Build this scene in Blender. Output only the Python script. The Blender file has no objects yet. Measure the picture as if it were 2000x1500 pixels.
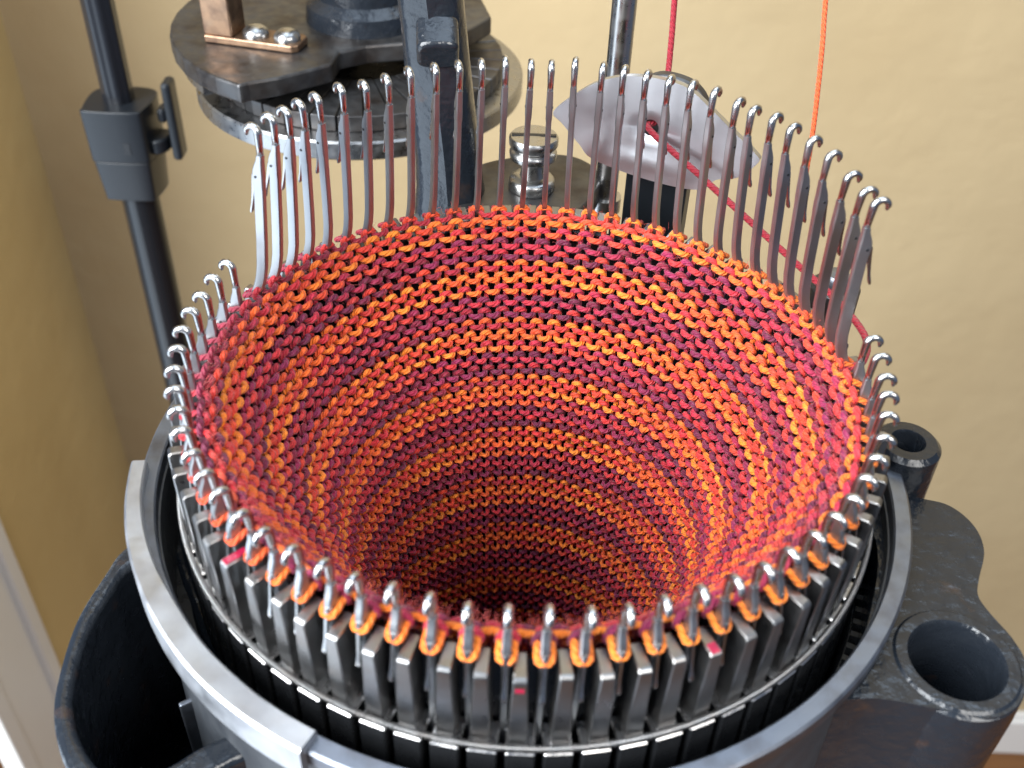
import bpy, math, random
import numpy as np
from mathutils import Vector, Matrix

random.seed(7); RNG = np.random.default_rng(7)
S = 0.001                                   # everything below is written in millimetres
scene = bpy.context.scene
COL = scene.collection
R = math.radians

# ------------------------------------------------------------------ camera, world, lights, exposure
cam_d = bpy.data.cameras.new('camera'); cam = bpy.data.objects.new('camera', cam_d); COL.objects.link(cam)
CAM = np.array([-3.0227, -137.5889, 102.8806]); F_PX = 2050.384
RX = np.array([0.9992173, 0.02527747, 0.03042772]); UY = np.array([-0.03955752, 0.63850544, 0.76860003]); FW = np.array([0, 0.76920209, -0.63900559])
mw = Matrix.Identity(4)
for i in range(3):
    mw[i][0] = RX[i]; mw[i][1] = UY[i]; mw[i][2] = -FW[i]; mw[i][3] = CAM[i] * S
cam.matrix_world = mw
cam_d.sensor_width = 36.0; cam_d.lens = 36.0 * F_PX / 2000.0
cam_d.clip_start = 0.005; cam_d.clip_end = 50
cam_d.dof.use_dof = True; cam_d.dof.focus_distance = 0.214; cam_d.dof.aperture_fstop = 25.0
scene.camera = cam

world = bpy.data.worlds.new('World'); scene.world = world; world.use_nodes = True
bg = world.node_tree.nodes['Background']
bg.inputs[0].default_value = (0.40, 0.55, 0.85, 1); bg.inputs[1].default_value = 0.28

def area(name, loc, target, sx, sy, power, col):
    d = bpy.data.lights.new(name, 'AREA'); d.shape = 'RECTANGLE'; d.size = sx * S; d.size_y = sy * S
    d.energy = power; d.color = col
    o = bpy.data.objects.new(name, d); COL.objects.link(o)
    o.location = Vector(loc) * S
    o.rotation_euler = (Vector(target) - Vector(loc)).to_track_quat('-Z', 'Y').to_euler()
    return o
area('window_light', (-600, -460, 400), (0, 0, 0), 680, 880, 34.0, (0.93, 0.97, 1.0))
area('glass_door_light', (-520, -180, -420), (0, -20, -60), 520, 620, 3.0, (0.74, 0.87, 1.0))
area('overhead_light', (60, 260, 1050), (0, 120, 0), 1000, 900, 10.0, (0.70, 0.84, 1.0))  # added soft lamp standing in for a bright ceiling, reflected in upward faces
area('room_fill_light', (700, -1000, 900), (0, 60, -20), 800, 700, 17.0, (1.0, 0.975, 0.93))  # added fill lamp from front right to lift the walls, not a window

vs = scene.view_settings
scene.display_settings.display_device = 'sRGB'
vs.view_transform = 'Standard'; vs.look = 'None'; vs.exposure = 0.12; vs.gamma = 1.0; vs.use_curve_mapping = False
scene.cycles.use_denoising = True
scene.cycles.max_bounces = 8
scene.cycles.sample_clamp_indirect = 6.0

# ------------------------------------------------------------------ materials
def srgb(r, g, b):
    f = lambda c: (c / 255 / 12.92) if c / 255 <= 0.04045 else ((c / 255 + 0.055) / 1.055) ** 2.4
    return (f(r), f(g), f(b), 1)
def mat(name, base=(0.5, 0.5, 0.5, 1), rough=0.5, metal=0.0, noise=None, bump=None, rough_var=None, coat=0.0, spec=0.5, sheen=0.0):
    """noise=(scale, colour2, low, high, detail); bump=(scale, strength, distance mm); rough_var=(scale, lo, hi)"""
    m = bpy.data.materials.new(name); m.use_nodes = True
    nt = m.node_tree; N = nt.nodes; L = nt.links; b = N['Principled BSDF']
    b.inputs['Base Color'].default_value = base; b.inputs['Roughness'].default_value = rough; b.inputs['Metallic'].default_value = metal
    b.inputs['Specular IOR Level'].default_value = spec
    b.inputs['Coat Weight'].default_value = coat; b.inputs['Coat Roughness'].default_value = 0.12
    b.inputs['Sheen Weight'].default_value = sheen
    geo_ = N.new('ShaderNodeNewGeometry')
    def nz(scale, detail=4):
        n = N.new('ShaderNodeTexNoise'); n.inputs['Scale'].default_value = scale / S; n.inputs['Detail'].default_value = detail
        L.new(geo_.outputs['Position'], n.inputs['Vector']); return n
    if noise:
        n = nz(noise[0], noise[4] if len(noise) > 4 else 5)
        r = N.new('ShaderNodeValToRGB'); r.color_ramp.elements[0].position = noise[2]; r.color_ramp.elements[1].position = noise[3]
        r.color_ramp.elements[0].color = base; r.color_ramp.elements[1].color = noise[1]
        L.new(n.outputs['Fac'], r.inputs['Fac']); L.new(r.outputs['Color'], b.inputs['Base Color'])
    if rough_var:
        n = nz(rough_var[0], 6); mr = N.new('ShaderNodeMapRange')
        mr.inputs['From Min'].default_value = 0.3; mr.inputs['From Max'].default_value = 0.7
        mr.inputs['To Min'].default_value = rough_var[1]; mr.inputs['To Max'].default_value = rough_var[2]
        L.new(n.outputs['Fac'], mr.inputs['Value']); L.new(mr.outputs['Result'], b.inputs['Roughness'])
    if bump:
        n = nz(bump[0], 4); bp = N.new('ShaderNodeBump'); bp.inputs['Strength'].default_value = bump[1]; bp.inputs['Distance'].default_value = bump[2] * S
        L.new(n.outputs['Fac'], bp.inputs['Height']); L.new(bp.outputs['Normal'], b.inputs['Normal'])
    return m

ENAMEL = mat('black_enamel', (0.012, 0.015, 0.020, 1), 0.3, 0, noise=(0.16, (0.040, 0.024, 0.018, 1), 0.64, 0.78, 8), bump=(0.28, 0.55, 0.9), rough_var=(0.35, 0.10, 0.32), spec=0.5)
SATIN = mat('worn_satin_enamel', (0.016, 0.020, 0.026, 1), 0.55, 0, noise=(0.16, (0.035, 0.024, 0.020, 1), 0.64, 0.8, 8), bump=(0.3, 0.25, 0.5), rough_var=(0.2, 0.46, 0.64), spec=1.0)
RIMSTEEL = mat('machined_iron', (0.215, 0.235, 0.275, 1), 0.4, 1, noise=(0.25, (0.14, 0.14, 0.155, 1), 0.45, 0.8, 8), bump=(2.0, 0.05, 0.08), rough_var=(0.3, 0.36, 0.5))
NICKEL = mat('nickel_needle', (0.50, 0.50, 0.50, 1), 0.24, 1, rough_var=(0.12, 0.2, 0.3))
LATCH = mat('latch_steel', (0.42, 0.415, 0.41, 1), 0.26, 1)
SHANK = mat('satin_needle_steel', (0.38, 0.39, 0.405, 1), 0.4, 1, rough_var=(0.1, 0.36, 0.46))
FIN = mat('worn_steel', (0.28, 0.28, 0.28, 1), 0.3, 1, noise=(0.35, (0.28, 0.255, 0.24, 1), 0.4, 0.8, 6), rough_var=(0.3, 0.26, 0.42), bump=(1.2, 0.06, 0.10))
LEDGE = mat('ledge_steel', (0.60, 0.59, 0.58, 1), 0.26, 1, rough_var=(0.6, 0.2, 0.4))
OILED = mat('oil_black_steel', (0.016, 0.017, 0.019, 1), 0.3, 0.3, rough_var=(0.5, 0.2, 0.45), bump=(1.0, 0.1, 0.2))
PLATE = mat('carrier_aluminium', (0.54, 0.56, 0.59, 1), 0.34, 1, noise=(0.15, (0.45, 0.465, 0.49, 1), 0.4, 0.8, 6), rough_var=(0.1, 0.28, 0.40))
CHROME = mat('plated_steel', (0.44, 0.435, 0.425, 1), 0.28, 1, rough_var=(0.4, 0.22, 0.38))
DULL = mat('dull_dark_steel', (0.095, 0.095, 0.097, 1), 0.36, 0.85, noise=(0.12, (0.055, 0.045, 0.040, 1), 0.4, 0.7, 8), rough_var=(0.3, 0.28, 0.55), bump=(0.8, 0.15, 0.2))
DIALRIM = mat('dial_steel', (0.34, 0.34, 0.34, 1), 0.3, 1, rough_var=(0.4, 0.22, 0.42))
COPPER = mat('browned_bronze', (0.30, 0.19, 0.12, 1), 0.38, 0.9, noise=(0.25, (0.16, 0.10, 0.07, 1), 0.4, 0.7, 6), rough_var=(0.4, 0.28, 0.5))
PLASTIC = mat('black_plastic', (0.010, 0.012, 0.015, 1), 0.32, 0, bump=(1.5, 0.08, 0.1), spec=0.35)
TUBE = mat('black_painted_tube', (0.008, 0.009, 0.011, 1), 0.22, 0, spec=0.4)
GREYTUBE = mat('dark_anodised_tube', (0.010, 0.011, 0.014, 1), 0.24, 0, spec=0.4)
REDMARK = mat('red_nail_varnish', (0.33, 0.012, 0.045, 1), 0.18, 0, coat=0.6, noise=(1.2, (0.20, 0.006, 0.03, 1), 0.4, 0.7, 4))
WALL = mat('tan_painted_plaster', srgb(180, 160, 124), 0.75, 0, noise=(0.006, srgb(173, 152, 116), 0.35, 0.7, 4), bump=(0.035, 0.5, 3.0), spec=0.3)
WALL2 = mat('bounce_tinted_plaster', srgb(200, 175, 122), 0.75, 0, noise=(0.006, srgb(192, 166, 113), 0.35, 0.7, 4), bump=(0.035, 0.5, 3.0), spec=0.3)  # same wall paint made yellower and lighter: bounced light put into the colour
WHITE = mat('white_gloss_paint', (0.70, 0.68, 0.64, 1), 0.35, 0, bump=(0.02, 0.1, 1.0))
def wood():
    m = mat('oak_floor', srgb(150, 96, 45), 0.4, 0)
    nt = m.node_tree; N = nt.nodes; L = nt.links; b = N['Principled BSDF']
    tc = N.new('ShaderNodeTexCoord'); mp = N.new('ShaderNodeMapping'); mp.inputs['Scale'].default_value = (3, 40, 3)
    n = N.new('ShaderNodeTexNoise'); n.inputs['Scale'].default_value = 4; n.inputs['Detail'].default_value = 6
    r = N.new('ShaderNodeValToRGB'); r.color_ramp.elements[0].color = srgb(84, 50, 22); r.color_ramp.elements[1].color = srgb(128, 84, 42)
    L.new(tc.outputs['Object'], mp.inputs['Vector']); L.new(mp.outputs['Vector'], n.inputs['Vector']); L.new(n.outputs['Fac'], r.inputs['Fac']); L.new(r.outputs['Color'], b.inputs['Base Color'])
    return m
WOOD = wood()

def yarn_mat(name):
    """plied wool: dye colour from the yarn's own colour attribute, plies as a helical relief along its length"""
    m = bpy.data.materials.new(name); m.use_nodes = True
    nt = m.node_tree; N = nt.nodes; L = nt.links; b = N['Principled BSDF']
    at = N.new('ShaderNodeAttribute'); at.attribute_name = 'dye'
    uv = N.new('ShaderNodeUVMap'); sep = N.new('ShaderNodeSeparateXYZ'); L.new(uv.outputs['UV'], sep.inputs[0])
    def mth(op, a, bb, v=None):
        n = N.new('ShaderNodeMath'); n.operation = op
        L.new(a, n.inputs[0])
        if bb is not None: L.new(bb, n.inputs[1])
        elif v is not None: n.inputs[1].default_value = v
        return n.outputs[0]
    ang = mth('MULTIPLY', sep.outputs['Y'], None, 4 * 2 * math.pi)
    lon = mth('MULTIPLY', sep.outputs['X'], None, 2 * math.pi * 0.9)
    st = mth('SINE', mth('ADD', ang, lon), None)
    st01 = mth('MULTIPLY_ADD', st, None, 0.5); st01.node.inputs[2].default_value = 0.5
    tc = N.new('ShaderNodeTexCoord'); nz = N.new('ShaderNodeTexNoise'); nz.inputs['Scale'].default_value = 3.5 / S; nz.inputs['Detail'].default_value = 3
    L.new(tc.outputs['Object'], nz.inputs['Vector'])
    h = mth('ADD', st01, mth('MULTIPLY', nz.outputs['Fac'], None, 0.8))
    bp = N.new('ShaderNodeBump'); bp.inputs['Strength'].default_value = 1.0; bp.inputs['Distance'].default_value = 0.22 * S
    L.new(h, bp.inputs['Height']); L.new(bp.outputs['Normal'], b.inputs['Normal'])
    mx = N.new('ShaderNodeMix'); mx.data_type = 'RGBA'; mx.blend_type = 'MULTIPLY'; mx.inputs[0].default_value = 1
    rp = N.new('ShaderNodeValToRGB'); rp.color_ramp.elements[0].position = 0.25; rp.color_ramp.elements[1].position = 0.7
    rp.color_ramp.elements[0].color = (0.72, 0.68, 0.70, 1); rp.color_ramp.elements[1].color = (1, 1, 1, 1)
    L.new(nz.outputs['Fac'], rp.inputs['Fac'])
    L.new(at.outputs['Color'], mx.inputs[6]); L.new(rp.outputs['Color'], mx.inputs[7]); L.new(mx.outputs[2], b.inputs['Base Color'])
    b.inputs['Roughness'].default_value = 0.62; b.inputs['Specular IOR Level'].default_value = 0.45
    b.inputs['Sheen Weight'].default_value = 0.15; b.inputs['Sheen Roughness'].default_value = 0.4
    b.inputs['Sheen Tint'].default_value = (1, 0.75, 0.7, 1)
    return m
YARN = yarn_mat('dyed_wool_yarn')
FUZZ = mat('wool_fibre', (0.55, 0.10, 0.09, 1), 0.7, 0, spec=0.3)

# ------------------------------------------------------------------ object helpers
def tag(o, label=None, cat=None, group=None, kind=None):
    if label: o['label'] = label
    if cat: o['category'] = cat
    if group: o['group'] = group
    if kind: o['kind'] = kind
    return o
def empty(name, loc, label=None, cat=None, group=None):
    o = bpy.data.objects.new(name, None); COL.objects.link(o); o.location = Vector(loc) * S; o.empty_display_size = 0.004
    o['_w'] = [float(v) for v in loc]
    return tag(o, label, cat, group)
def wloc(o):
    return np.array(o['_w']) if o is not None and '_w' in o else np.zeros(3)
def mesh_from(name, V, Fc, smooth=False, material=None):
    me = bpy.data.meshes.new(name)
    me.from_pydata([tuple(v) for v in (np.asarray(V, float) * S)], [], [tuple(f) for f in Fc])
    if material: me.materials.append(material)
    if smooth: me.polygons.foreach_set('use_smooth', [True] * len(me.polygons))
    me.update(); return me
def part(name, geo, material, parent=None, smooth=False, bevel=0, bevseg=2, autosmooth=None):
    """geo = (verts in world mm, faces). A child's vertices are stored relative to its parent's base."""
    V, Fc = geo
    org = np.zeros(3)
    p = parent
    while p is not None:
        org = org + wloc(p); p = p.parent
    me = mesh_from(name, np.asarray(V, float) - org, Fc, smooth, material)
    o = bpy.data.objects.new(name, me); COL.objects.link(o)
    if parent is not None: o.parent = parent
    if bevel:
        b = o.modifiers.new('edge', 'BEVEL'); b.width = bevel * S; b.segments = bevseg; b.limit_method = 'ANGLE'; b.angle_limit = R(35)
    if smooth and autosmooth is not False:
        try:
            me.set_sharp_from_angle(angle=R(autosmooth or 40))
        except Exception: pass
    return o
def join(*gs):
    V = []; Fc = []
    for v, f in gs:
        n = len(V); V += [tuple(p) for p in v]; Fc += [tuple(i + n for i in q) for q in f]
    return V, Fc
def box(x0, x1, y0, y1, z0, z1):
    V = [(x0, y0, z0), (x1, y0, z0), (x1, y1, z0), (x0, y1, z0), (x0, y0, z1), (x1, y0, z1), (x1, y1, z1), (x0, y1, z1)]
    return V, [(0, 3, 2, 1), (4, 5, 6, 7), (0, 1, 5, 4), (1, 2, 6, 5), (2, 3, 7, 6), (3, 0, 4, 7)]
def prism(poly, z0, z1):
    n = len(poly)
    V = [(x, y, z0) for x, y in poly] + [(x, y, z1) for x, y in poly]
    Fc = [tuple(reversed(range(n))), tuple(range(n, 2 * n))] + [(i, (i + 1) % n, n + (i + 1) % n, n + i) for i in range(n)]
    return V, Fc
def xf(geo, M):
    V, Fc = geo
    return [tuple(M @ Vector(v)) for v in V], Fc
def lathe(profile, cx=0, cy=0, n=64, a0=0.0, a1=None, closed_profile=False):
    """profile: list of (r, z). a full turn, or an arc with end caps when a1 is given."""
    full = a1 is None
    m = n if full else n + 1
    V = []; Fc = []; k = len(profile)
    for i in range(m):
        a = a0 + (2 * math.pi if full else (a1 - a0)) * i / n
        for r, z in profile: V.append((cx + r * math.cos(a), cy + r * math.sin(a), z))
    kk = k if closed_profile else k - 1
    for i in range(n):
        i2 = (i + 1) % m
        for j in range(kk):
            j2 = (j + 1) % k
            Fc.append((i * k + j, i2 * k + j, i2 * k + j2, i * k + j2))
    if not full and closed_profile:
        Fc.append(tuple(range(k))); Fc.append(tuple(n * k + j for j in reversed(range(k))))
    return V, Fc
def axis_matrix(p, d):
    q = Vector(d).to_track_quat('Z', 'Y').to_matrix().to_4x4(); q.translation = Vector(p); return q
def sweep(P, rad, sides=6, closed=False, N=None, uvscale=None, phase=0.0):
    P = np.asarray(P, float); n = len(P)
    if closed: T = np.roll(P, -1, 0) - np.roll(P, 1, 0)
    else: T = np.gradient(P, axis=0)
    T /= np.linalg.norm(T, axis=1, keepdims=True) + 1e-12
    if N is None:
        N = np.zeros_like(P); v = np.cross(T[0], [0.3, 0.2, 0.93]); v /= np.linalg.norm(v)
        for i in range(n):
            v = v - T[i] * (v @ T[i]); v /= np.linalg.norm(v); N[i] = v
    B = np.cross(T, N); B /= np.linalg.norm(B, axis=1, keepdims=True) + 1e-12; N2 = np.cross(B, T)
    rad = np.broadcast_to(np.asarray(rad, float), (n,))
    a = np.arange(sides) * 2 * np.pi / sides + phase
    V = (P[:, None, :] + rad[:, None, None] * (np.cos(a)[None, :, None] * N2[:, None, :] + np.sin(a)[None, :, None] * B[:, None, :])).reshape(-1, 3)
    m = n if closed else n - 1
    i = np.arange(m)[:, None]; j = np.arange(sides)[None, :]; i2 = (i + 1) % n; j2 = (j + 1) % sides
    Fc = np.stack([i * sides + j, i * sides + j2, i2 * sides + j2, i2 * sides + j], -1).reshape(-1, 4)
    ln = np.concatenate([[0], np.cumsum(np.linalg.norm(np.diff(P, axis=0), axis=1))])
    return V, Fc, ln
def capped(P, rad, sides=8):
    V, Fc, _ = sweep(P, rad, sides)
    n = len(P); Fc = [tuple(f) for f in Fc]
    Fc.append(tuple(reversed(range(sides)))); Fc.append(tuple((n - 1) * sides + j for j in range(sides)))
    return [tuple(v) for v in V], Fc
def yarn_mesh(name, P, rad, cols, sides=6, closed=False, N=None):
    """swept yarn with UV (mm along, turns around) and a dye colour per point"""
    V, Fc, ln = sweep(P, rad, sides, closed, N)
    me = bpy.data.meshes.new(name); nv = len(V); nf = len(Fc)
    me.vertices.add(nv); me.vertices.foreach_set('co', (V * S).ravel())
    me.loops.add(nf * 4); me.loops.foreach_set('vertex_index', Fc.ravel().astype(np.int32))
    me.polygons.add(nf); me.polygons.foreach_set('loop_start', (np.arange(nf) * 4).astype(np.int32))
    me.polygons.foreach_set('use_smooth', np.ones(nf, bool))
    uvl = me.uv_layers.new(name='UVMap')
    n = len(P)
    fi = Fc // sides; fj = Fc % sides
    u = ln[fi]; wrap = (fi == 0) & (fi.max(1, keepdims=True) == n - 1) & closed
    u = np.where(wrap, ln[-1] + (ln[1] if n > 1 else 0), u)
    v = fj / sides; v = np.where((fj == 0) & (fj.max(1, keepdims=True) == sides - 1), 1.0, v)
    uvl.data.foreach_set('uv', np.stack([u, v], -1).ravel().astype(np.float32))
    at = me.color_attributes.new('dye', 'FLOAT_COLOR', 'POINT')
    cc = np.concatenate([np.repeat(cols, sides, 0), np.ones((nv, 1))], 1)
    at.data.foreach_set('color', cc.ravel().astype(np.float32))
    me.materials.append(YARN); me.update(); me.validate()
    return me
def add(name, me, parent=None):
    o = bpy.data.objects.new(name, me); COL.objects.link(o)
    if parent is not None: o.parent = parent
    return o
def px(p, y=None, z=None):
    """the place where a sight line meets the plane y = const or z = const (used once, to take measurements)"""
    d = FW + RX * (p[0] - 1000) / F_PX + UY * (750 - p[1]) / F_PX
    t = (z - CAM[2]) / d[2] if z is not None else (y - CAM[1]) / d[1]
    return CAM + t * d

# ------------------------------------------------------------------ the setting
FLOOR = -904
def quad(a, b, c, d): return [a, b, c, d], [(0, 1, 2, 3)]
tag(part('wall_back', box(-328, 1800, 500, 520, FLOOR, 1300), WALL), kind='structure')
tag(part('wall_left', box(-348, -328, 297, 500, FLOOR, 1300), WALL2), kind='structure')
tag(part('floor', box(-900, 1800, -1200, 500, FLOOR - 20, FLOOR), WOOD), kind='structure')
bb = part('baseboard', join(box(-327.6, 1800, 488, 499.8, FLOOR + 0.2, -846), box(-327.6, 1800, 492, 499.6, -846, -840)), WHITE, bevel=1.5); tag(bb, kind='structure')
cs = part('window_casing', join(box(-331, -318, 228, 297.5, FLOOR + 0.2, 1200), box(-325, -312, 222, 236, FLOOR + 0.2, 1200), box(-324, -314, 286, 298.5, FLOOR + 0.2, 1200)), WHITE, bevel=1.5); tag(cs, kind='structure')

# ------------------------------------------------------------------ machine body
frame = empty('machine_body', (0, 0, FLOOR), 'black enamelled cast iron machine body with bright machined rim round the needles', 'knitting machine')
body_prof = [(63.9, -90), (63.9, -30), (64.3, -27.4), (64.7, -27), (66.8, -27), (67.3, -27.4), (67.3, -29.8), (66.6, -31.2), (66.2, -36), (66.4, -60), (67.5, -110), (70, -150), (70, -190), (40, -230), (30, -232), (30, -90)]
part('tub_wall', lathe([(63.9, -90), (63.9, -30), (64.15, -29.9), (66.9, -29.9), (67.0, -30.2), (66.4, -31.5), (66.1, -36), (66.4, -60), (67.5, -110), (70, -150), (70, -190), (40, -232), (0, -234)], n=144), SATIN, frame, smooth=True)
part('rim', lathe([(64.2, -30.0), (64.2, -27.3), (64.5, -27), (66.9, -27), (67.3, -27.4), (67.3, -30.0)], n=180, closed_profile=True), RIMSTEEL, frame, smooth=True)
# raised lip along one arc of the rim, ending in a notch
A0 = math.atan2(*px((292, 915), z=-27)[[1, 0]]); A1 = math.atan2(*px((618, 1442), z=-27)[[1, 0]])
A0 %= 2 * math.pi; A1 %= 2 * math.pi
AM = math.atan2(*px((330, 1150), z=-27)[[1, 0]]) % (2 * math.pi)
LIPMAT = mat('window_lit_worn_iron', (0.52, 0.53, 0.55, 1), 0.42, 1, noise=(0.2, (0.40, 0.40, 0.42, 1), 0.4, 0.8, 8), rough_var=(0.3, 0.38, 0.52))  # paler than the rest of the rim: window light painted into the lip
def lip():
    V = []; Fc = []; n = 110
    for i in range(n + 1):
        a = A0 + (A1 - A0) * i / n
        t = min(1, max(0, (a - (AM - 0.30)) / 0.42)); t = t * t * (3 - 2 * t)
        ri = 66.0 - 1.3 * t + 0.04 * math.sin(a * 23); dz = 0.05 * math.sin(a * 17) + 0.03 * math.sin(a * 41)
        ro = 68.75 + 0.05 * math.sin(a * 13)
        for r, z in [(ri, -26.9), (ri, -25.3 - 0.2 * t + dz), (ri + 0.3, -24.95 - 0.2 * t + dz), (ro - 0.4, -24.9 + dz), (ro, -25.3 + dz), (ro, -31.5), (67.35, -32.4), (67.35, -26.9)]:
            V.append((r * math.cos(a), r * math.sin(a), z))
    for i in range(n):
        for q in range(8): Fc.append((i * 8 + q, (i + 1) * 8 + q, (i + 1) * 8 + (q + 1) % 8, i * 8 + (q + 1) % 8))
    Fc += [tuple(range(8)), tuple(n * 8 + q for q in reversed(range(8)))]
    return V, Fc
part('rim_lip', lip(), LIPMAT, frame, smooth=True)
part('cam_ring', lathe([(61.4, -90), (61.4, -46), (61.8, -45.5), (63.88, -45.5), (63.88, -90)], n=120), OILED, frame, smooth=True)
part('inner_floor', lathe([(50.4, -88), (63.9, -88)], n=60), OILED, frame)
tooth = box(61.9, 63.6, -0.55, 0.55, -45.5, -43.2)
for i in range(40):
    a = R(-60 + i * 2.6)
    part('cam_tooth', xf(tooth, Matrix.Rotation(a, 4, 'Z')), OILED, frame)
# lugs on the right-hand side of the body
def tube_boss(name, cx, cy, r, rh, z0, z1, ang=0, depth=30):
    return part(name, lathe([(rh, z1 - depth), (rh, z1 - 0.8), (rh + 0.5, z1), (r - 0.9, z1), (r, z1 - 0.9), (r + 0.3, z0)], cx, cy, n=64), ENAMEL, frame, smooth=True)
tube_boss('screw_boss', 69.0, 3.6, 6.0, 2.6, -70, -24)
part('boss_floor', lathe([(0, -50), (2.7, -50)], 69.0, 3.6, n=20), OILED, frame)
def smooth_poly(pts, n=6):
    P = np.array(pts, float); out = []
    m = len(P)
    for i in range(m):
        p0, p1, p2, p3 = P[i - 1], P[i], P[(i + 1) % m], P[(i + 2) % m]
        for k in range(n):
            t = k / n
            out.append(0.5 * ((2 * p1) + (-p0 + p2) * t + (2 * p0 - 5 * p1 + 4 * p2 - p3) * t * t + (-p0 + 3 * p1 - 3 * p2 + p3) * t ** 3))
    return [tuple(q) for q in out]
# the big socket: web + tube with an open bore
SX, SY = 67.9, -37.6
wall = [(7.1, -75), (7.1, -33.0), (7.6, -32.2), (9.3, -32.2), (10.4, -33.2), (10.6, -38), (10.2, -80), (9.5, -150)]
part('handle_socket', lathe(wall, SX, SY, n=72), ENAMEL, frame, smooth=True)
part('socket_floor', lathe([(0, -74), (7.2, -74)], SX, SY, n=30), OILED, frame)
def around(poly_in, poly_out, z0, z1):
    n = len(poly_in); V = []
    for z in (z1, z0):
        V += [(x, y, z) for x, y in poly_in]; 
        V += [(x, y, z) for x, y in poly_out]
    Fc = []
    for i in range(n):
        j = (i + 1) % n
        Fc += [(i, n + i, n + j, j), (n + i, 3 * n + i, 3 * n + j, n + j), (j, 2 * n + j, 2 * n + i, i)]
    return V, Fc
web = smooth_poly([(61, 3), (70.5, -1.8), (76.5, -3.8), (79.6, -8.5), (79.6, -14.4), (76.6, -21), (75.4, -24.5), (76.2, -28), (78.2, -33), (78.6, -38), (75.5, -44.5), (70, -47.6), (63, -46.5), (54, -45.0), (47, -45.0), (52, -37), (56, -30), (61, -15)], 8)
ci = [(SX + 7.4 * math.cos(a), SY + 7.4 * math.sin(a)) for a in [math.atan2(y - SY, x - SX) for x, y in web]]
part('socket_casting', around(ci, web, -150, -32.6), ENAMEL, frame, smooth=True, bevel=1.2, bevseg=3)
# gear guard on the left: a deep open cup with a thick cast rim
co = smooth_poly([(-66, -3.5), (-72.7, -10.2), (-74.5, -16.9), (-76.0, -27.1), (-75.0, -39.0), (-72.9, -46.5), (-68.2, -54.2), (-62, -59.5), (-54, -60), (-46, -54), (-38, -46), (-50, -30), (-59, -15)], 8)
cc = np.mean(co, 0)
cin = [tuple(cc + (np.array(q) - cc) * 0.79) for q in co]
part('gear_guard', around(cin, co, -110, -45), ENAMEL, frame, smooth=True, bevel=1.6, bevseg=3)
part('gear_guard_floor', prism(cin, -112, -105), ENAMEL, frame)
# steel rib added to draw the highlight down the body's edge by the guard
ga = math.atan2(-37.6, -55.4)
part('highlight_rib', xf(box(66.0, 68.3, -0.5, 0.5, -150, -52), Matrix.Rotation(ga, 4, 'Z')), RIMSTEEL, frame, bevel=0.3)
# back lug with the thumb screw
lug = smooth_poly([(-16, 60), (-20, 80), (-14, 96), (0, 103), (10.5, 103), (16.5, 95), (15, 84), (8, 70), (6, 60)], 8)
part('back_lug', prism(lug, -27, -21.5), DULL, frame, smooth=True, bevel=0.7)
part('side_lug', lathe([(0, -22.2), (4.6, -22.2), (5.4, -23), (5.4, -40)], 65.5, 51, n=40), DULL, frame, smooth=True)
part('lug_screw', lathe([(0, -18.6), (2.4, -19.0), (3.1, -20), (3.1, -22.3)], 65.0, 50.0, n=28), RIMSTEEL, frame, smooth=True)
# stand below the frame
part('stand_column', lathe([(22, -232), (20, -300), (20, -860), (120, -890), (120, FLOOR + 0.5), (0, FLOOR + 0.5)], n=48), ENAMEL, frame, smooth=True)

# ------------------------------------------------------------------ needle cylinder
NN = 72; PH = -1.5256; DA = 2 * math.pi / NN
cyl = empty('needle_cylinder', (0, 0, -88), 'slotted steel needle cylinder with thin upright fins inside the machine rim', 'cylinder')
part('cylinder_core', lathe([(54.75, -88), (54.75, -13.2), (54.5, -12.8), (53.6, -13.2), (53.4, -88)], n=144), OILED, cyl, smooth=True)
finprof = [(54.3, -27.5), (54.3, -11.4), (54.7, -10.9), (59.0, -10.7), (59.45, -11.15), (59.35, -20), (59.2, -27.5)]
TH = 0.92
def fin_mesh():
    V = []; Fc = []; k = len(finprof)
    for s in (-1, 1):
        for r, z in finprof:
            th = TH * (1.0 if z > -18.5 else 1.4) * (r / 59.4)
            V.append((r, s * th, z + 88))
    Fc = [tuple(range(k)), tuple(range(2 * k - 1, k - 1, -1))] + [(i, k + i, k + (i + 1) % k, (i + 1) % k) for i in range(k)]
    me = mesh_from('fin', V, Fc, False, FIN); return me
fme = fin_mesh()
bmesh_bev = None
import bmesh
def bevel_mesh(me, w, seg=1, ang=30):
    b = bmesh.new(); b.from_mesh(me)
    bmesh.ops.recalc_face_normals(b, faces=b.faces)
    es = [e for e in b.edges if len(e.link_faces) == 2 and e.calc_face_angle(0) > R(ang)]
    bmesh.ops.bevel(b, geom=es, offset=w * S, segments=seg, affect='EDGES', profile=0.5)
    b.to_mesh(me); b.free(); me.update(); return me
bevel_mesh(fme, 0.16, 1)
def block_mesh():
    V, Fc = box(55.2, 60.35, -2.05, 2.05, 88 - 62, 88 - 26.4)
    me = mesh_from('ledge_block', V, Fc, False, OILED); me.materials.append(LEDGE)
    bevel_mesh(me, 0.22, 1)
    for p in me.polygons:
        if p.center[2] > (88 - 26.75) * S: p.material_index = 1
    return me
bme = block_mesh()
marked = {}
for i in range(NN):
    a = PH + (i + 0.5) * DA
    rot = (random.uniform(-.006, .006), random.uniform(-.004, .004), a + random.uniform(-.004, .004))
    o = add('fin', fme, cyl); o.rotation_euler = rot
    marked[i] = o
    o = add('ledge_block', bme, cyl); o.rotation_euler = (0, 0, a)
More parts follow.
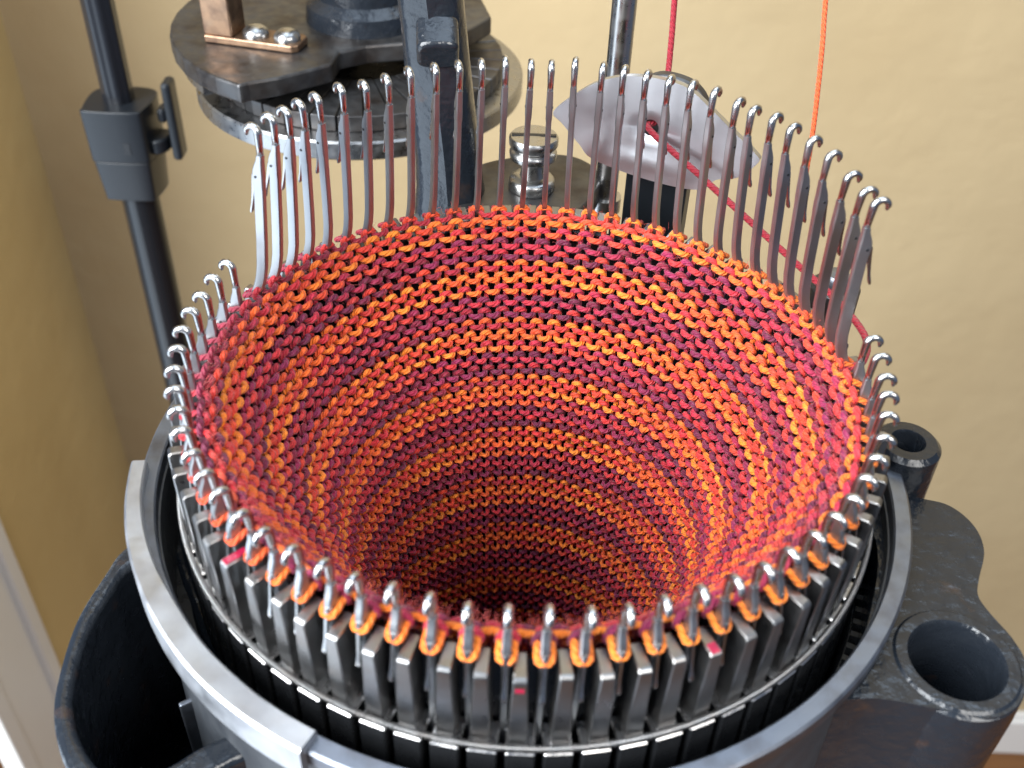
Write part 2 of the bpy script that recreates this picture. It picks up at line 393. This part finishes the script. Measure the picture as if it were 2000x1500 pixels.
# red varnish marks on three fins
def red_mark(i, r0, r1, z0, z1):
    g = box(r0, r1, -0.62, 0.62, z0 + 88, z1 + 88)
    me = mesh_from('red_mark', g[0], g[1], False, REDMARK); bevel_mesh(me, 0.05)
    o = add('red_mark', me, marked[i % NN]); tag(o, 'red varnish mark')
red_mark(-10, 55.6, 59.2, -10.78, -10.60)
red_mark(4, 57.6, 59.3, -10.78, -10.60)
red_mark(-1, 59.30, 59.46, -13.2, -12.3)
# coil spring belt round the fins
tt = np.linspace(0, 2 * np.pi, 820 * 7, endpoint=False)
ca = tt * 820
sp = np.stack([(60.0 + 0.42 * np.cos(ca)) * np.cos(tt), (60.0 + 0.42 * np.cos(ca)) * np.sin(tt), -25.4 + 0.55 * np.sin(ca) + 88], 1)
V, Fc, _ = sweep(sp, 0.15, 4, closed=True)
spm = bpy.data.meshes.new('spring_belt'); spm.from_pydata([tuple(v) for v in V * S], [], [tuple(int(q) for q in f) for f in Fc]); spm.materials.append(FIN)
spm.polygons.foreach_set('use_smooth', [True] * len(spm.polygons))
add('spring_belt', spm, cyl)

# ------------------------------------------------------------------ needles
LOW = {0: (1075, 1190), 1: (1158, 1193), 2: (1232, 1188), 3: (1303, 1170), 4: (1376, 1150), 5: (1443, 1130), 6: (1502, 1105), 7: (1550, 1075), 8: (1600, 1042), 9: (1640, 1005), 10: (1675, 970), 11: (1700, 930), 12: (1720, 890), 13: (1735, 850), 14: (1742, 805), 15: (1742, 765), 16: (1738, 730), 17: (1728, 690), 18: (1712, 655),
 -1: (993, 1190), -2: (912, 1185), -3: (838, 1165), -4: (763, 1145), -5: (688, 1125), -6: (628, 1097), -7: (565, 1070), -8: (508, 1035), -9: (465, 1000), -10: (425, 955), -11: (395, 920), -12: (370, 880), -13: (350, 835), -14: (343, 795), -15: (337, 755), -16: (337, 715), -17: (343, 675), -18: (352, 637), -19: (368, 600), -20: (390, 570), -21: (412, 535), -22: (440, 507)}
UPL = [(490, 240), (522, 220), (552, 207), (580, 193), (613, 180), (660, 162), (708, 155), (752, 143), (797, 130), (848, 123), (895, 118), (940, 115), (987, 110), (1038, 115), (1078, 117), (1125, 113), (1180, 122), (1222, 128), (1267, 137), (1312, 147), (1357, 157), (1402, 170), (1448, 190), (1478, 205), (1520, 220), (1555, 240), (1595, 265), (1633, 293), (1672, 332), (1705, 365), (1727, 385)]
UP = {-23 - i: p for i, p in enumerate(UPL)}
RB = 55.9                                           # radius of the needle slots

def strip_mesh(name, prof, material, bev=0.12):
    """flat needle blank: prof = list of (centre x, z, half depth radial, half thickness tangential)"""
    V = []; Fc = []
    for x, z, hx, hy in prof:
        b = min(hx, hy) * 0.35
        V += [(x - hx, -hy + b, z), (x - hx + b, -hy, z), (x + hx - b, -hy, z), (x + hx, -hy + b, z), (x + hx, hy - b, z), (x + hx - b, hy, z), (x - hx + b, hy, z), (x - hx, hy - b, z)]
    n = len(prof)
    for i in range(n - 1):
        for j in range(8):
            Fc.append((i * 8 + j, i * 8 + (j + 1) % 8, (i + 1) * 8 + (j + 1) % 8, (i + 1) * 8 + j))
    Fc.append(tuple(reversed(range(8)))); Fc.append(tuple((n - 1) * 8 + j for j in range(8)))
    me = mesh_from(name, V, Fc, True, material)
    try: me.set_sharp_from_angle(angle=R(38))
    except Exception: pass
    return me
def needle_meshes(raised):
    """local frame: x outward, y along the ring, z up; origin in the slot at z = -12 mm"""
    tip = (24.5 if raised else 0.0) + 12
    if raised:
        xc = [(-26, 0), (-2, 0), (0.5, -0.15), (2.5, -0.9), (4.5, -1.8), (6.5, -2.45), (9, -2.95), (14, -3.45), (tip - 11, -4.3), (tip, -4.9)]
    else:
        xc = [(-26, 0), (tip, 0)]
    X = lambda z: float(np.interp(z, [q[0] for q in xc], [q[1] for q in xc]))
    zs = [-26, -2, 0.5, 2.5, 4.5, 6.5, 9, 14, 19, tip - 12] if raised else [-26, -6, tip - 12]
    prof = [(X(z), z, 1.0, 0.53) for z in zs]
    for dz, h, t, off in [(11.2, 1.02, 0.62, 0), (10.2, 1.06, 0.62, 0.03), (9.2, 1.08, 0.64, 0.05), (8.2, 1.00, 0.62, 0.0), (7.3, 0.84, 0.62, -0.15), (6.4, 0.64, 0.60, -0.35), (5.4, 0.56, 0.58, -0.45)]:
        z = tip - dz; prof.append((X(z) + off, z, h, t))
    sh = strip_mesh('shank', prof, SHANK)
    # hook: from the neck up, round and down outside
    z0 = tip - 5.5; c = X(z0) - 0.45
    P = [(c, 0, z0), (c - 0.02, 0, tip - 3.6)]
    hr = 1.15; zc = tip - hr - 0.45
    for k in range(13):
        a = math.pi - k / 12 * R(178)
        P.append((c + hr + hr * math.cos(a), 0, zc + hr * math.sin(a)))
    e = P[-1]; P.append((e[0] - 0.05, 0, e[2] - 0.7))
    rad = [0.58, 0.62] + [0.70 - 0.016 * k for k in range(13)] + [0.24]
    g = capped(P, rad, 8)
    hk = mesh_from('hook', g[0], g[1], True, NICKEL)
    # latch: a thin spoon hanging from the rivet, open
    zr = tip - 9.4; xr = X(zr) + 0.55
    L = 7.6; lean = 0.17
    pl = []
    for s, h, t in [(-0.06, 0.30, 0.30), (0.0, 0.42, 0.34), (0.12, 0.40, 0.30), (0.45, 0.30, 0.26), (0.72, 0.22, 0.26), (0.84, 0.24, 0.36), (0.93, 0.24, 0.38), (0.985, 0.16, 0.28), (1.0, 0.06, 0.12)]:
        pl.append((xr + 0.45 + math.sin(lean) * L * s + 0.35 * s * s, zr - math.cos(lean) * L * s, h, t))
    lt = strip_mesh('latch', pl, LATCH)
    rv = capped([(X(zr) + 0.35, -0.74, zr), (X(zr) + 0.35, 0.74, zr)], 0.24, 10)
    rm = mesh_from('rivet', rv[0], rv[1], False, OILED)
    return sh, hk, lt, rm, tip, c + hr
MR = needle_meshes(True); ML = needle_meshes(False)
ORD = ['', 'first', 'second', 'third', 'fourth', 'fifth', 'sixth', 'seventh', 'eighth', 'ninth', 'tenth', 'eleventh', 'twelfth', 'thirteenth', 'fourteenth', 'fifteenth', 'sixteenth', 'seventeenth', 'eighteenth', 'nineteenth', 'twentieth', 'twenty-first', 'twenty-second', 'twenty-third', 'twenty-fourth', 'twenty-fifth', 'twenty-sixth', 'twenty-seventh', 'twenty-eighth', 'twenty-ninth', 'thirtieth', 'thirty-first']
def needle(idx, raised, p):
    sh, hk, lt, rm, tip, ax = MR if raised else ML
    a = PH + idx * DA
    T = px(p, z=(24.5 if raised else 0.0))
    e = np.array([math.cos(a), math.sin(a), 0]); t = np.array([-e[1], e[0], 0])
    dt = float(T @ t); dr = float(T @ e) - (RB + ax)
    if raised:
        k = -idx - 22
        lab = 'tall raised latch needle, %s from the left end of the raised row' % ORD[k]; grp = 'latch needles raised at the back'
    elif idx >= 0:
        k = 19 - idx
        lab = 'lowered latch needle, %s along the right side from the raised row' % ORD[k]; grp = 'latch needles lowered at the front'
    else:
        k = 23 + idx
        lab = 'lowered latch needle, %s along the left side from the raised row' % ORD[k]; grp = 'latch needles lowered at the front'
    o = empty('latch_needle', (RB * e[0], RB * e[1], -12), lab, 'needle', grp)
    tx = max(-.09, min(.09, -dt / tip)); ty = max(-.07, min(.07, dr / tip))
    o.rotation_euler = (Matrix.Rotation(a, 3, 'Z') @ Matrix.Rotation(tx, 3, 'X') @ Matrix.Rotation(ty, 3, 'Y')).to_euler()
    add('shank', sh, o); add('hook', hk, o)
    l = add('latch', lt, o); add('rivet', rm, o)
    # latches hang at slightly different angles about their rivets
    zr = tip - 9.4
    th = random.uniform(-0.10, 0.06) if raised else random.uniform(-0.05, 0.04)
    xr = float(ax - 1.15 + 0.45 + 0.55) 
    piv = Vector((xr * S, 0, zr * S))
    l.matrix_local = Matrix.Translation(piv) @ Matrix.Rotation(th, 4, 'Y') @ Matrix.Translation(-piv)
for i, p in LOW.items(): needle(i, False, p)
for i, p in UP.items(): needle(i, True, p)

# ------------------------------------------------------------------ knitted tube
PAL = [(0.0, (190, 32, 44)), (0.10, (216, 62, 34)), (0.20, (236, 106, 26)), (0.29, (244, 138, 36)), (0.40, (230, 84, 34)), (0.50, (206, 48, 44)), (0.60, (180, 32, 56)), (0.72, (138, 28, 72)), (0.82, (98, 19, 55)), (0.91, (134, 24, 50)), (1.0, (190, 32, 44))]
PX_ = np.array([q[0] for q in PAL]); PC = np.array([srgb(*q[1])[:3] for q in PAL])
def dye(ph):
    ph = np.mod(ph, 1.0)
    return np.stack([np.interp(ph, PX_, PC[:, k]) for k in range(3)], -1)
prof = np.array([(54.3, -8.2), (53.3, -9.3), (52.0, -11.2), (49.6, -14.9), (46.2, -21), (43.2, -27), (40.0, -32), (37.5, -37), (35.8, -42), (34.5, -49.4), (33.6, -56), (33.0, -62), (32.3, -70.5), (31.3, -87), (30.9, -98), (30.6, -120), (30.5, -150), (30.5, -200)])
q = np.linspace(0, len(prof) - 1, 500)
rr = np.interp(q, range(len(prof)), prof[:, 0]); zz = np.interp(q, range(len(prof)), prof[:, 1])
ker = np.hanning(31); ker /= ker.sum()
rp = np.convolve(np.pad(rr, 15, 'reflect', reflect_type='odd'), ker, 'valid'); zp = np.convolve(np.pad(zz, 15, 'reflect', reflect_type='odd'), ker, 'valid')
arc = np.concatenate([[0], np.cumsum(np.hypot(np.diff(rp), np.diff(zp)))])
def surf(v):
    r = np.interp(v, arc, rp); z = np.interp(v, arc, zp)
    r2 = np.interp(v + .4, arc, rp); z2 = np.interp(v + .4, arc, zp); r1 = np.interp(v - .4, arc, rp); z1 = np.interp(v - .4, arc, zp)
    dr, dz = r2 - r1, z2 - z1; ln = np.hypot(dr, dz) + 1e-9
    return r, z, dz / ln, -dr / ln            # inward-facing normal: radial, vertical
tube = empty('knitted_tube', (0, 0, -210), 'striped red, orange and plum knitted tube hanging inside the ring of needles', 'knitting')
OFFZ = np.array([0, 0, 210.0])
TOPPH = [(-180, -0.10), (-165, -0.03), (-150, 0.08), (-135, 0.16), (-118, 0.24), (-60, 0.27), (-25, 0.24), (0, 0.20), (20, 0.24), (45, 0.22), (60, 0.12), (75, 0.04), (95, 0.0), (120, -0.06), (150, -0.10), (180, -0.10)]
v_s = 1.25; k = 0
first_tube = True
while v_s < 170:
    c = float(np.interp(v_s, [0, 35, 60, 110], [2.34, 2.45, 2.85, 3.15]))
    near = k < 22
    m = 16 if near else 12
    tq = np.arange(NN * m) * (2 * math.pi / m)              # stitch phase: 0 = sinker arc, pi = head
    wid = tq / (2 * math.pi) - 0.5
    st = np.floor(tq / (2 * math.pi) + 1e-9).astype(int)
    rs = lambda s: RNG.normal(0, s, NN)[st]
    if k == 0:
        ang = PH + (wid + 0.09 * np.sin(2 * tq) + 0.06 * np.sin(tq)) * DA
        w = (1 - np.cos(tq)) / 2; w = w * w * (3 - 2 * w)
        rad_ = 53.0 + (57.1 - 53.0) * w + rs(0.08)
        z = -9.6 - 0.7 * w + 0.75 * np.sin(np.pi * w) + rs(0.10)
        P = np.stack([rad_ * np.cos(ang), rad_ * np.sin(ang), z], 1)
        N = np.stack([0 * ang, 0 * ang, np.ones_like(ang)], 1) * 0.8 - np.stack([np.cos(ang), np.sin(ang), 0 * ang], 1) * 0.2
        deg = np.degrees(np.arctan2(P[:, 1], P[:, 0]))
        ph = np.interp(deg, [q[0] for q in TOPPH], [q[1] for q in TOPPH])
        yr = 0.55
    else:
        h = (1.40 if k == 1 else 1.52) * c
        ang = PH + (wid + 0.150 * np.sin(2 * tq) + 0.045 * np.sin(tq) + rs(0.012)) * DA
        w_ = (1 - np.cos(tq)) / 2; w_ = 0.4 * w_ + 0.6 * w_ * w_ * (3 - 2 * w_)
        v = v_s - h * w_ + rs(0.05 * c) + 0.12 * np.sin(3 * ang + k)
        r, z, nr, nz = surf(v)
        D = float(np.interp(v_s, [0, 40, 80], [0.78, 0.86, 0.95]))
        dep = D * np.cos(2 * tq) + rs(0.05)
        dep = dep - (0.45 * np.clip(np.sin(tq / 2) ** 2 * 1.5, 0, 1) if k == 1 else 0) + 0.10 * np.cos(tq)                         # heads tuck a little behind, sinker arcs stand proud
        rad_ = r + dep * nr; z = z + dep * nz
        P = np.stack([rad_ * np.cos(ang), rad_ * np.sin(ang), z], 1)
        N = np.stack([nr * np.cos(ang), nr * np.sin(ang), nz], 1)
        u = (math.pi / 2 - ang) / (2 * math.pi)               # turns, growing to the right at the back
        ph = (k + 6 * u) / 5
        yr = float(np.interp(v_s, [0, 40, 75], [0.64, 0.59, 0.51]))
    ph = ph + RNG.normal(0, 0.012, NN)[st]
    cols = dye(ph) * (1 + RNG.normal(0, 0.07, NN)[st])[:, None]
    me = yarn_mesh('yarn_course', P + OFFZ, yr * (1 + 0.05 * np.sin(tq * 3.3)) * (1 if k == 0 else 0.93 + 0.07 * np.cos(2 * tq)), np.clip(cols, 0, 1), 7 if near else 6, True, N)
    add('yarn_course', me, tube)
    v_s += c; k += 1
# stray wool fibres standing off the fabric edge: too fine to count
FV = []; FF = []
def fibre(p, d, L, w=0.035, curl=0.6):
    P = [np.array(p, float)]; d = np.array(d, float); d /= np.linalg.norm(d)
    for s in range(4):
        d = d + RNG.normal(0, curl * 0.35, 3); d /= np.linalg.norm(d); P.append(P[-1] + d * L / 4)
    V, Fc, _ = sweep(P, w, 3)
    n = len(FV); FV.extend(map(tuple, V)); FF.extend(tuple(int(i) + n for i in f) for f in Fc)
for i in range(2600):
    a = RNG.uniform(0, 2 * math.pi); v = abs(RNG.normal(0, 5)) if i % 3 else RNG.uniform(0, 70); r, z, nr, nz = surf(v)
    p = ((r + 0.9 * nr) * math.cos(a), (r + 0.9 * nr) * math.sin(a), z + 0.9 * nz)
    fibre(p, (nr * math.cos(a) + RNG.normal(0, .5), nr * math.sin(a) + RNG.normal(0, .5), nz + RNG.normal(0.2, .5)), RNG.uniform(0.8, 2.4), w=0.02)
tag(part('loose_fibres', (np.array(FV), FF), FUZZ, tube), kind='stuff')

# ------------------------------------------------------------------ yarns
def catmull(P, n=10):
    P = np.array(P, float); Q = np.vstack([2 * P[0] - P[1], P, 2 * P[-1] - P[-2]]); out = []
    for i in range(len(P) - 1):
        p0, p1, p2, p3 = Q[i:i + 4]
        for s in np.arange(n) / n:
            out.append(0.5 * (2 * p1 + (p2 - p0) * s + (2 * p0 - 5 * p1 + 4 * p2 - p3) * s * s + (3 * p1 - p0 - 3 * p2 + p3) * s ** 3))
    out.append(P[-1]); return np.array(out)
def yarn(name, pts, rad, col, label, cat='yarn'):
    P = catmull(pts, 14); P = P + RNG.normal(0, 0.012, P.shape)
    c = np.tile(np.array(srgb(*col)[:3]), (len(P), 1))
    o = add(name, yarn_mesh(name, P, rad, c, 9)); return tag(o, label, cat)
CA = R(68); cn = np.array([math.cos(CA), math.sin(CA), 0]); ce = np.array([-cn[1], cn[0], 0])
def cpt(u, z, r): return cn * r + ce * u + np.array([0, 0, z])
top_red = px((1322, -60), y=86)
e1 = px((1640, 592), z=-9.0)
HO = cpt(1.5, 6.7, 65.2)
yarn('working_yarn', [top_red, px((1313, 60), y=82), px((1305, 145), y=77), cpt(0.6, 9.6, 71.0), cpt(1.2, 7.4, 68.0), HO, HO * 0.72 + e1 * 0.28, HO * 0.45 + e1 * 0.55, HO * 0.2 + e1 * 0.8, e1, np.array([60.4, 15.5, -9.8]), np.array([58.6, 8.6, -9.8]), np.array([55.6, 6.3, -10.0]), np.array([53.2, 5.6, -10.4])], 0.66, (146, 19, 38), 'red working yarn threaded through the hole of the metal yarn carrier')
yarn('waiting_yarn', [px((1618, -60), y=72), px((1611, 20), y=68), px((1606, 90), y=64), px((1598, 170), y=60), px((1587, 262), y=56), px((1574, 340), y=53), px((1562, 420), y=50), px((1551, 500), y=47), px((1544, 560), y=45.5)], 0.50, (222, 88, 38), 'orange yarn hanging straight down behind the raised needles')

# ------------------------------------------------------------------ yarn carrier
yc = empty('yarn_carrier', (cn[0] * 70, cn[1] * 70, -24), 'pale leaf-shaped metal yarn carrier with a round eye behind the raised needles', 'yarn carrier')
outl = smooth_poly([(22.8, 6.0), (17.7, 11.2), (13.5, 14.2), (8.7, 16.1), (4, 16.9), (-0.3, 17.0), (-5.1, 16.2), (-11.1, 12.5), (-16, 9.2), (-20.4, 6.2), (-21.3, 4.6), (-17.8, 0.6), (-13.6, -0.9), (-11.4, -3.4), (-6.3, -4.3), (3.8, -3.9), (13.2, -2.3), (16.4, 0.2), (20.6, 3.8)], 5)
hc = np.array([1.6, 6.8]); hr_ = 1.7
def bulge(u, z): return 65.6 + 0.10 * (z - 6) - 0.25 * math.exp(-((z + 0.5) / 1.6) ** 2) * math.exp(-((u - 2) / 7) ** 2) - 0.25 * math.exp(-(((u - 12) / 1.6) ** 2)) * math.exp(-((z - 1) / 3.0) ** 2)
def plate_geo(th=1.5):
    n = len(outl); rings = 9; V = []; Fc = []
    for side in (0, 1):
        for kx in range(rings):
            f = kx / (rings - 1)
            for (u, z) in outl:
                d = np.array([u, z]) - hc; a = math.atan2(d[1], d[0])
                q0 = hc + hr_ * np.array([math.cos(a), math.sin(a)])
                q = q0 + (np.array([u, z]) - q0) * f
                r_ = bulge(q[0], q[1]) + (th if side else 0)
                if not side:
                    r_ += 0.35 * math.exp(-f * 22)
                V.append(cpt(q[0], q[1], r_))
    A = lambda s, kx, i: s * rings * n + kx * n + i % n
    for i in range(n):
        for kx in range(rings - 1):
            Fc.append((A(0, kx, i), A(0, kx + 1, i), A(0, kx + 1, i + 1), A(0, kx, i + 1)))
            Fc.append((A(1, kx, i), A(1, kx, i + 1), A(1, kx + 1, i + 1), A(1, kx + 1, i)))
        Fc.append((A(0, 0, i), A(0, 0, i + 1), A(1, 0, i + 1), A(1, 0, i)))
        Fc.append((A(0, rings - 1, i), A(1, rings - 1, i), A(1, rings - 1, i + 1), A(0, rings - 1, i + 1)))
    return V, Fc
part('carrier_plate', plate_geo(), PLATE, yc, smooth=True)
MC = Matrix(((ce[0], cn[0], 0, 0), (ce[1], cn[1], 0, 0), (0, 0, 1, 0), (0, 0, 0, 1)))
BK = smooth_poly([(8, 2), (7, 12), (3.5, 16.2), (-1, 17.0), (-6, 15.6), (-9, 11), (-8, 2)], 5)
part('backing_plate', xf(([(u, r, z) for r in (69.0, 72.0) for u, z in BK], [tuple(range(len(BK))), tuple(reversed(range(len(BK), 2 * len(BK))))] + [(i, len(BK) + i, len(BK) + (i + 1) % len(BK), (i + 1) % len(BK)) for i in range(len(BK))]), MC), DULL, yc, smooth=True, bevel=0.6)
part('carrier_arm', xf(box(-7.0, 6.6, 69.2, 74.0, -27.5, 8), MC), PLASTIC, yc, bevel=0.5)

rod = empty('steel_rod', (18.2, 92, -27), 'upright polished steel rod behind the yarn carrier', 'rod')
part('rod_shaft', lathe([(0, 92), (2.75, 92), (2.75, -26), (3.9, -26.2), (3.9, -30), (0, -30)], 18.2, 92, n=32), CHROME, rod, smooth=True)

# ------------------------------------------------------------------ thumb screw on the back lug
ts = empty('thumb_screw', (-0.2, 86, -21.4), 'slotted plated thumb screw standing on the lug behind the needles', 'screw')
TX, TY = -0.2, 86
part('lower_collar', lathe([(0, -21.4), (5.4, -21.4), (5.6, -20.8), (5.4, -19.2), (4.9, -18.6), (3.0, -18.2), (2.7, -16.8), (2.7, -14.2)], TX, TY, n=48), CHROME, ts, smooth=True)
hd = lathe([(2.7, -14.4), (4.6, -13.9), (5.5, -13.2), (5.6, -12.0), (5.2, -11.4), (4.6, -11.0), (5.2, -10.6), (5.75, -9.9), (5.75, -8.4), (5.4, -7.9), (0.0, -7.7)], TX, TY, n=64)
part('knurled_head', hd, CHROME, ts, smooth=True)
part('slot', box(TX - 5.2, TX + 5.2, TY - 0.5, TY + 0.5, -7.9, -7.62), OILED, ts)

# ------------------------------------------------------------------ arm of the swung-away attachment
post = empty('support_post', (-21, 82, -27), 'black enamelled cast support post with a square boss behind the needles', 'post')
secs = []
for z, x, w, d in [(-27, -19.2, 9.0, 8.0), (-20, -19.6, 8.0, 7.2), (-12, -20.1, 7.5, 6.8), (0, -21.2, 7.3, 6.8), (10, -22.2, 7.2, 6.8), (18, -22.8, 7.0, 6.6), (26, -23.6, 7.0, 6.6), (40, -25.4, 7.2, 6.6), (75, -31, 7.4, 7.0)]:
    sec = []
    for j in range(24):
        a = 2 * math.pi * j / 24
        e = 0.62
        cx_, sy_ = math.cos(a), math.sin(a)
        sec.append((x + w * math.copysign(abs(cx_) ** e, cx_), 84 + d * math.copysign(abs(sy_) ** 0.9, sy_) - (1.2 if j == 18 else 0), z))
    secs.append(sec)
V = [p for s in secs for p in s]; Fc = [(i * 24 + j, i * 24 + (j + 1) % 24, (i + 1) * 24 + (j + 1) % 24, (i + 1) * 24 + j) for i in range(len(secs) - 1) for j in range(24)]
Fc += [tuple(reversed(range(24))), tuple((len(secs) - 1) * 24 + j for j in range(24))]
part('column', (V, Fc), ENAMEL, post, smooth=True)
bmx = axis_matrix((-21.5, 77.5, 17.5), (0.06, -0.62, -0.42))
part('square_boss', xf(prism(smooth_poly([(-3.9, -3.6), (0, -4.4), (3.9, -3.6), (4.4, 0), (3.9, 3.6), (0, 4.4), (-3.9, 3.6), (-4.4, 0)], 4), -3, 4.6), bmx), ENAMEL, post, smooth=True, bevel=0.9, bevseg=3)
part('cross_arm', capped([(-31, 84, 72), (-40, 130, 76), (-55, 183, 76)], [7, 6.5, 8], 16), ENAMEL, post, smooth=True)

DX, DY = -55, 183
dial = empty('dial_unit', (DX, DY, -42), 'round dial unit with slotted disc and dark cam plate behind the support post', 'dial')
part('dial_disc', lathe([(0, -41), (50.6, -41), (51.5, -40.3), (51.5, -35.6), (50.9, -35.0), (30, -35.0), (0, -35.0)], DX, DY, n=120), DIALRIM, dial, smooth=True)
seg = []
n_s = 36
def wedge(r0, r1, a, da, z0, z1):
    p = [(r0, -da), (r1, -da), (r1 + 0.15, 0), (r1, da), (r0, da)]
    return prism([(DX + r * math.cos(a + t), DY + r * math.sin(a + t)) for r, t in p], z0, z1)
for i in range(n_s):
    a = 2 * math.pi * (i + 0.4) / n_s
    part('dial_segment', wedge(20, 45.0, a, math.pi / n_s * 0.93, -34.9, -30.2), DULL, dial, bevel=0.2, bevseg=1)
part('guide_ring', lathe([(40.0, -29.9), (53.5, -29.9), (54.2, -29.2), (54.2, -26.0), (53.5, -25.3), (40.0, -25.3)], DX, DY, n=80, a0=R(100), a1=R(222), closed_profile=True), DIALRIM, dial, smooth=True)
cam_out = [(-57, 158), (-58, 149), (-63.5, 144.5), (-71, 138.5), (-78.5, 134.5)]
a_s = math.atan2(135 - DY, -79 - DX); 
for s in np.linspace(0, 1, 22):
    a = math.radians(-117) - s * math.radians(190)
    rr_ = 56.5 if s < .8 else 56.5 - 6 * (s - .8)
    cam_out.append((DX + rr_ * math.cos(a), DY + rr_ * math.sin(a)))
cam_out += [(-20, 215), (-14, 190), (-24, 172), (-37, 167), (-50, 163)]
part('cam_plate', prism(cam_out[::-1], -25.2, -19.6), DULL, dial, bevel=0.7)
part('hub', lathe([(0, 76), (15, 76), (15, -12), (18, -14.5), (18.5, -19.55), (0, -19.55)], DX + 2, DY + 3, n=48), ENAMEL, dial, smooth=True)
# bronze bracket with two round screws
bz = -19.5
B0 = px((397, 68), z=bz + 2.2); B1 = px((578, 92), z=bz + 2.2)
bd = (B1 - B0)[:2]; bl = np.linalg.norm(bd); bd /= bl; bn = np.array([-bd[1], bd[0]])
def bp2(s, t): return tuple(B0[:2] + bd * s + bn * t)
foot = [bp2(0, 0), bp2(bl - 1.5, 0), bp2(bl, 1.5), bp2(bl, 8.5), bp2(bl - 1.5, 10), bp2(0, 10)]
br = part('bracket', prism(foot, bz, bz + 2.2), COPPER, dial, bevel=0.4)
part('upright', prism([bp2(0.02, 0.3), bp2(9, 0.3), bp2(9, 9.6), bp2(0.02, 9.6)], bz + 2.21, bz + 60), COPPER, br, bevel=0.5)
for s in (0.50, 0.84):
    q = bp2(bl * s, 4.6)
    part('round_screw', lathe([(3.9, bz + 2.22), (3.9, bz + 3.0), (3.5, bz + 3.9), (2.4, bz + 4.8), (1.2, bz + 5.2), (0, bz + 5.3)], q[0], q[1], n=28), CHROME, br, smooth=True)
HB = px((745, 40), z=-19.5)
part('slide_bar', box(HB[0] - 2, HB[0] + 1.5, HB[1], HB[1] + 3, -19.5, 60), DIALRIM, dial, bevel=0.3)

# ------------------------------------------------------------------ light stand at the left
PY = 250
pl_ = px((300, 560), y=PY); pu = px((232, 120), y=PY); clp = px((265, 240), y=PY)
SXx = float((pl_[0] + pu[0]) / 2)
stand = empty('telescopic_stand', (SXx, PY, FLOOR), 'black telescopic stand with a clamp collar and lever against the tan wall', 'stand')
zc_ = float(px((262, 195), y=PY)[2]); zb_ = float(px((282, 370), y=PY)[2])
def flute(r, n=40, depth=0.05, k=10):
    return [(SXx + r * (1 - depth * (0.5 + 0.5 * math.cos(k * 2 * math.pi * i / n))) * math.cos(2 * math.pi * i / n), PY + r * (1 - depth * (0.5 + 0.5 * math.cos(k * 2 * math.pi * i / n))) * math.sin(2 * math.pi * i / n)) for i in range(n)]
part('upper_tube', prism(flute(6.1, 80, 0.06, 8), zc_ - 20, 420), GREYTUBE, stand, smooth=True)
part('lower_tube', lathe([(7.7, zb_ + 12), (7.7, -860), (0, -860)], SXx, PY, n=40), TUBE, stand, smooth=True)
cl = smooth_poly([(SXx - 12.2, PY - 8), (SXx - 10, PY - 11.5), (SXx + 8, PY - 11.8), (SXx + 12, PY - 8), (SXx + 12.5, PY + 9), (SXx, PY + 12.5), (SXx - 12, PY + 8)], 5)
def taper(poly, z0, z1, f0, f1, c):
    V = [(c[0] + (x - c[0]) * f0, c[1] + (y - c[1]) * f0, z0) for x, y in poly] + [(c[0] + (x - c[0]) * f1, c[1] + (y - c[1]) * f1, z1) for x, y in poly]
    n = len(poly)
    return V, [tuple(reversed(range(n))), tuple(range(n, 2 * n))] + [(i, (i + 1) % n, n + (i + 1) % n, n + i) for i in range(n)]
zm = zc_ + (zb_ - zc_) * 0.55
col_ = part('clamp_collar', taper(cl, zm, zc_, 0.97, 1.0, (SXx, PY)), PLASTIC, stand, smooth=True, bevel=2.6, bevseg=4)
part('collar_sleeve', taper(cl, zb_, zm - 0.2, 0.84, 0.94, (SXx, PY)), PLASTIC, stand, smooth=True, bevel=2.0, bevseg=3)
part('collar_slot', box(SXx + 2.2, SXx + 5.0, PY - 12.05, PY - 11, zm + 4, zc_ - 13), OILED, col_)
lev = smooth_poly([(SXx + 11, PY - 6), (SXx + 15, PY - 7), (SXx + 17.5, PY - 3), (SXx + 17.5, PY + 3), (SXx + 14, PY + 5), (SXx + 11, PY + 4)], 4)
part('lever_base', prism(lev, zm + 2, zc_ - 14), PLASTIC, col_, smooth=True, bevel=0.8)
part('lever', join(box(SXx + 18.5, SXx + 22.5, PY - 4.5, PY + 4.5, zc_ - 24, zc_ + 9), box(SXx + 15, SXx + 18.6, PY - 4, PY + 4, zc_ - 8, zc_ - 2)), PLASTIC, stand, bevel=1.6, bevseg=3)
for i in range(3):
    a = i * 2 * math.pi / 3 + 0.4
    part('foot_leg', capped([(SXx, PY, -840), (SXx + 130 * math.cos(a), PY + 130 * math.sin(a), FLOOR + 6)], 5, 12), TUBE, stand, smooth=True)
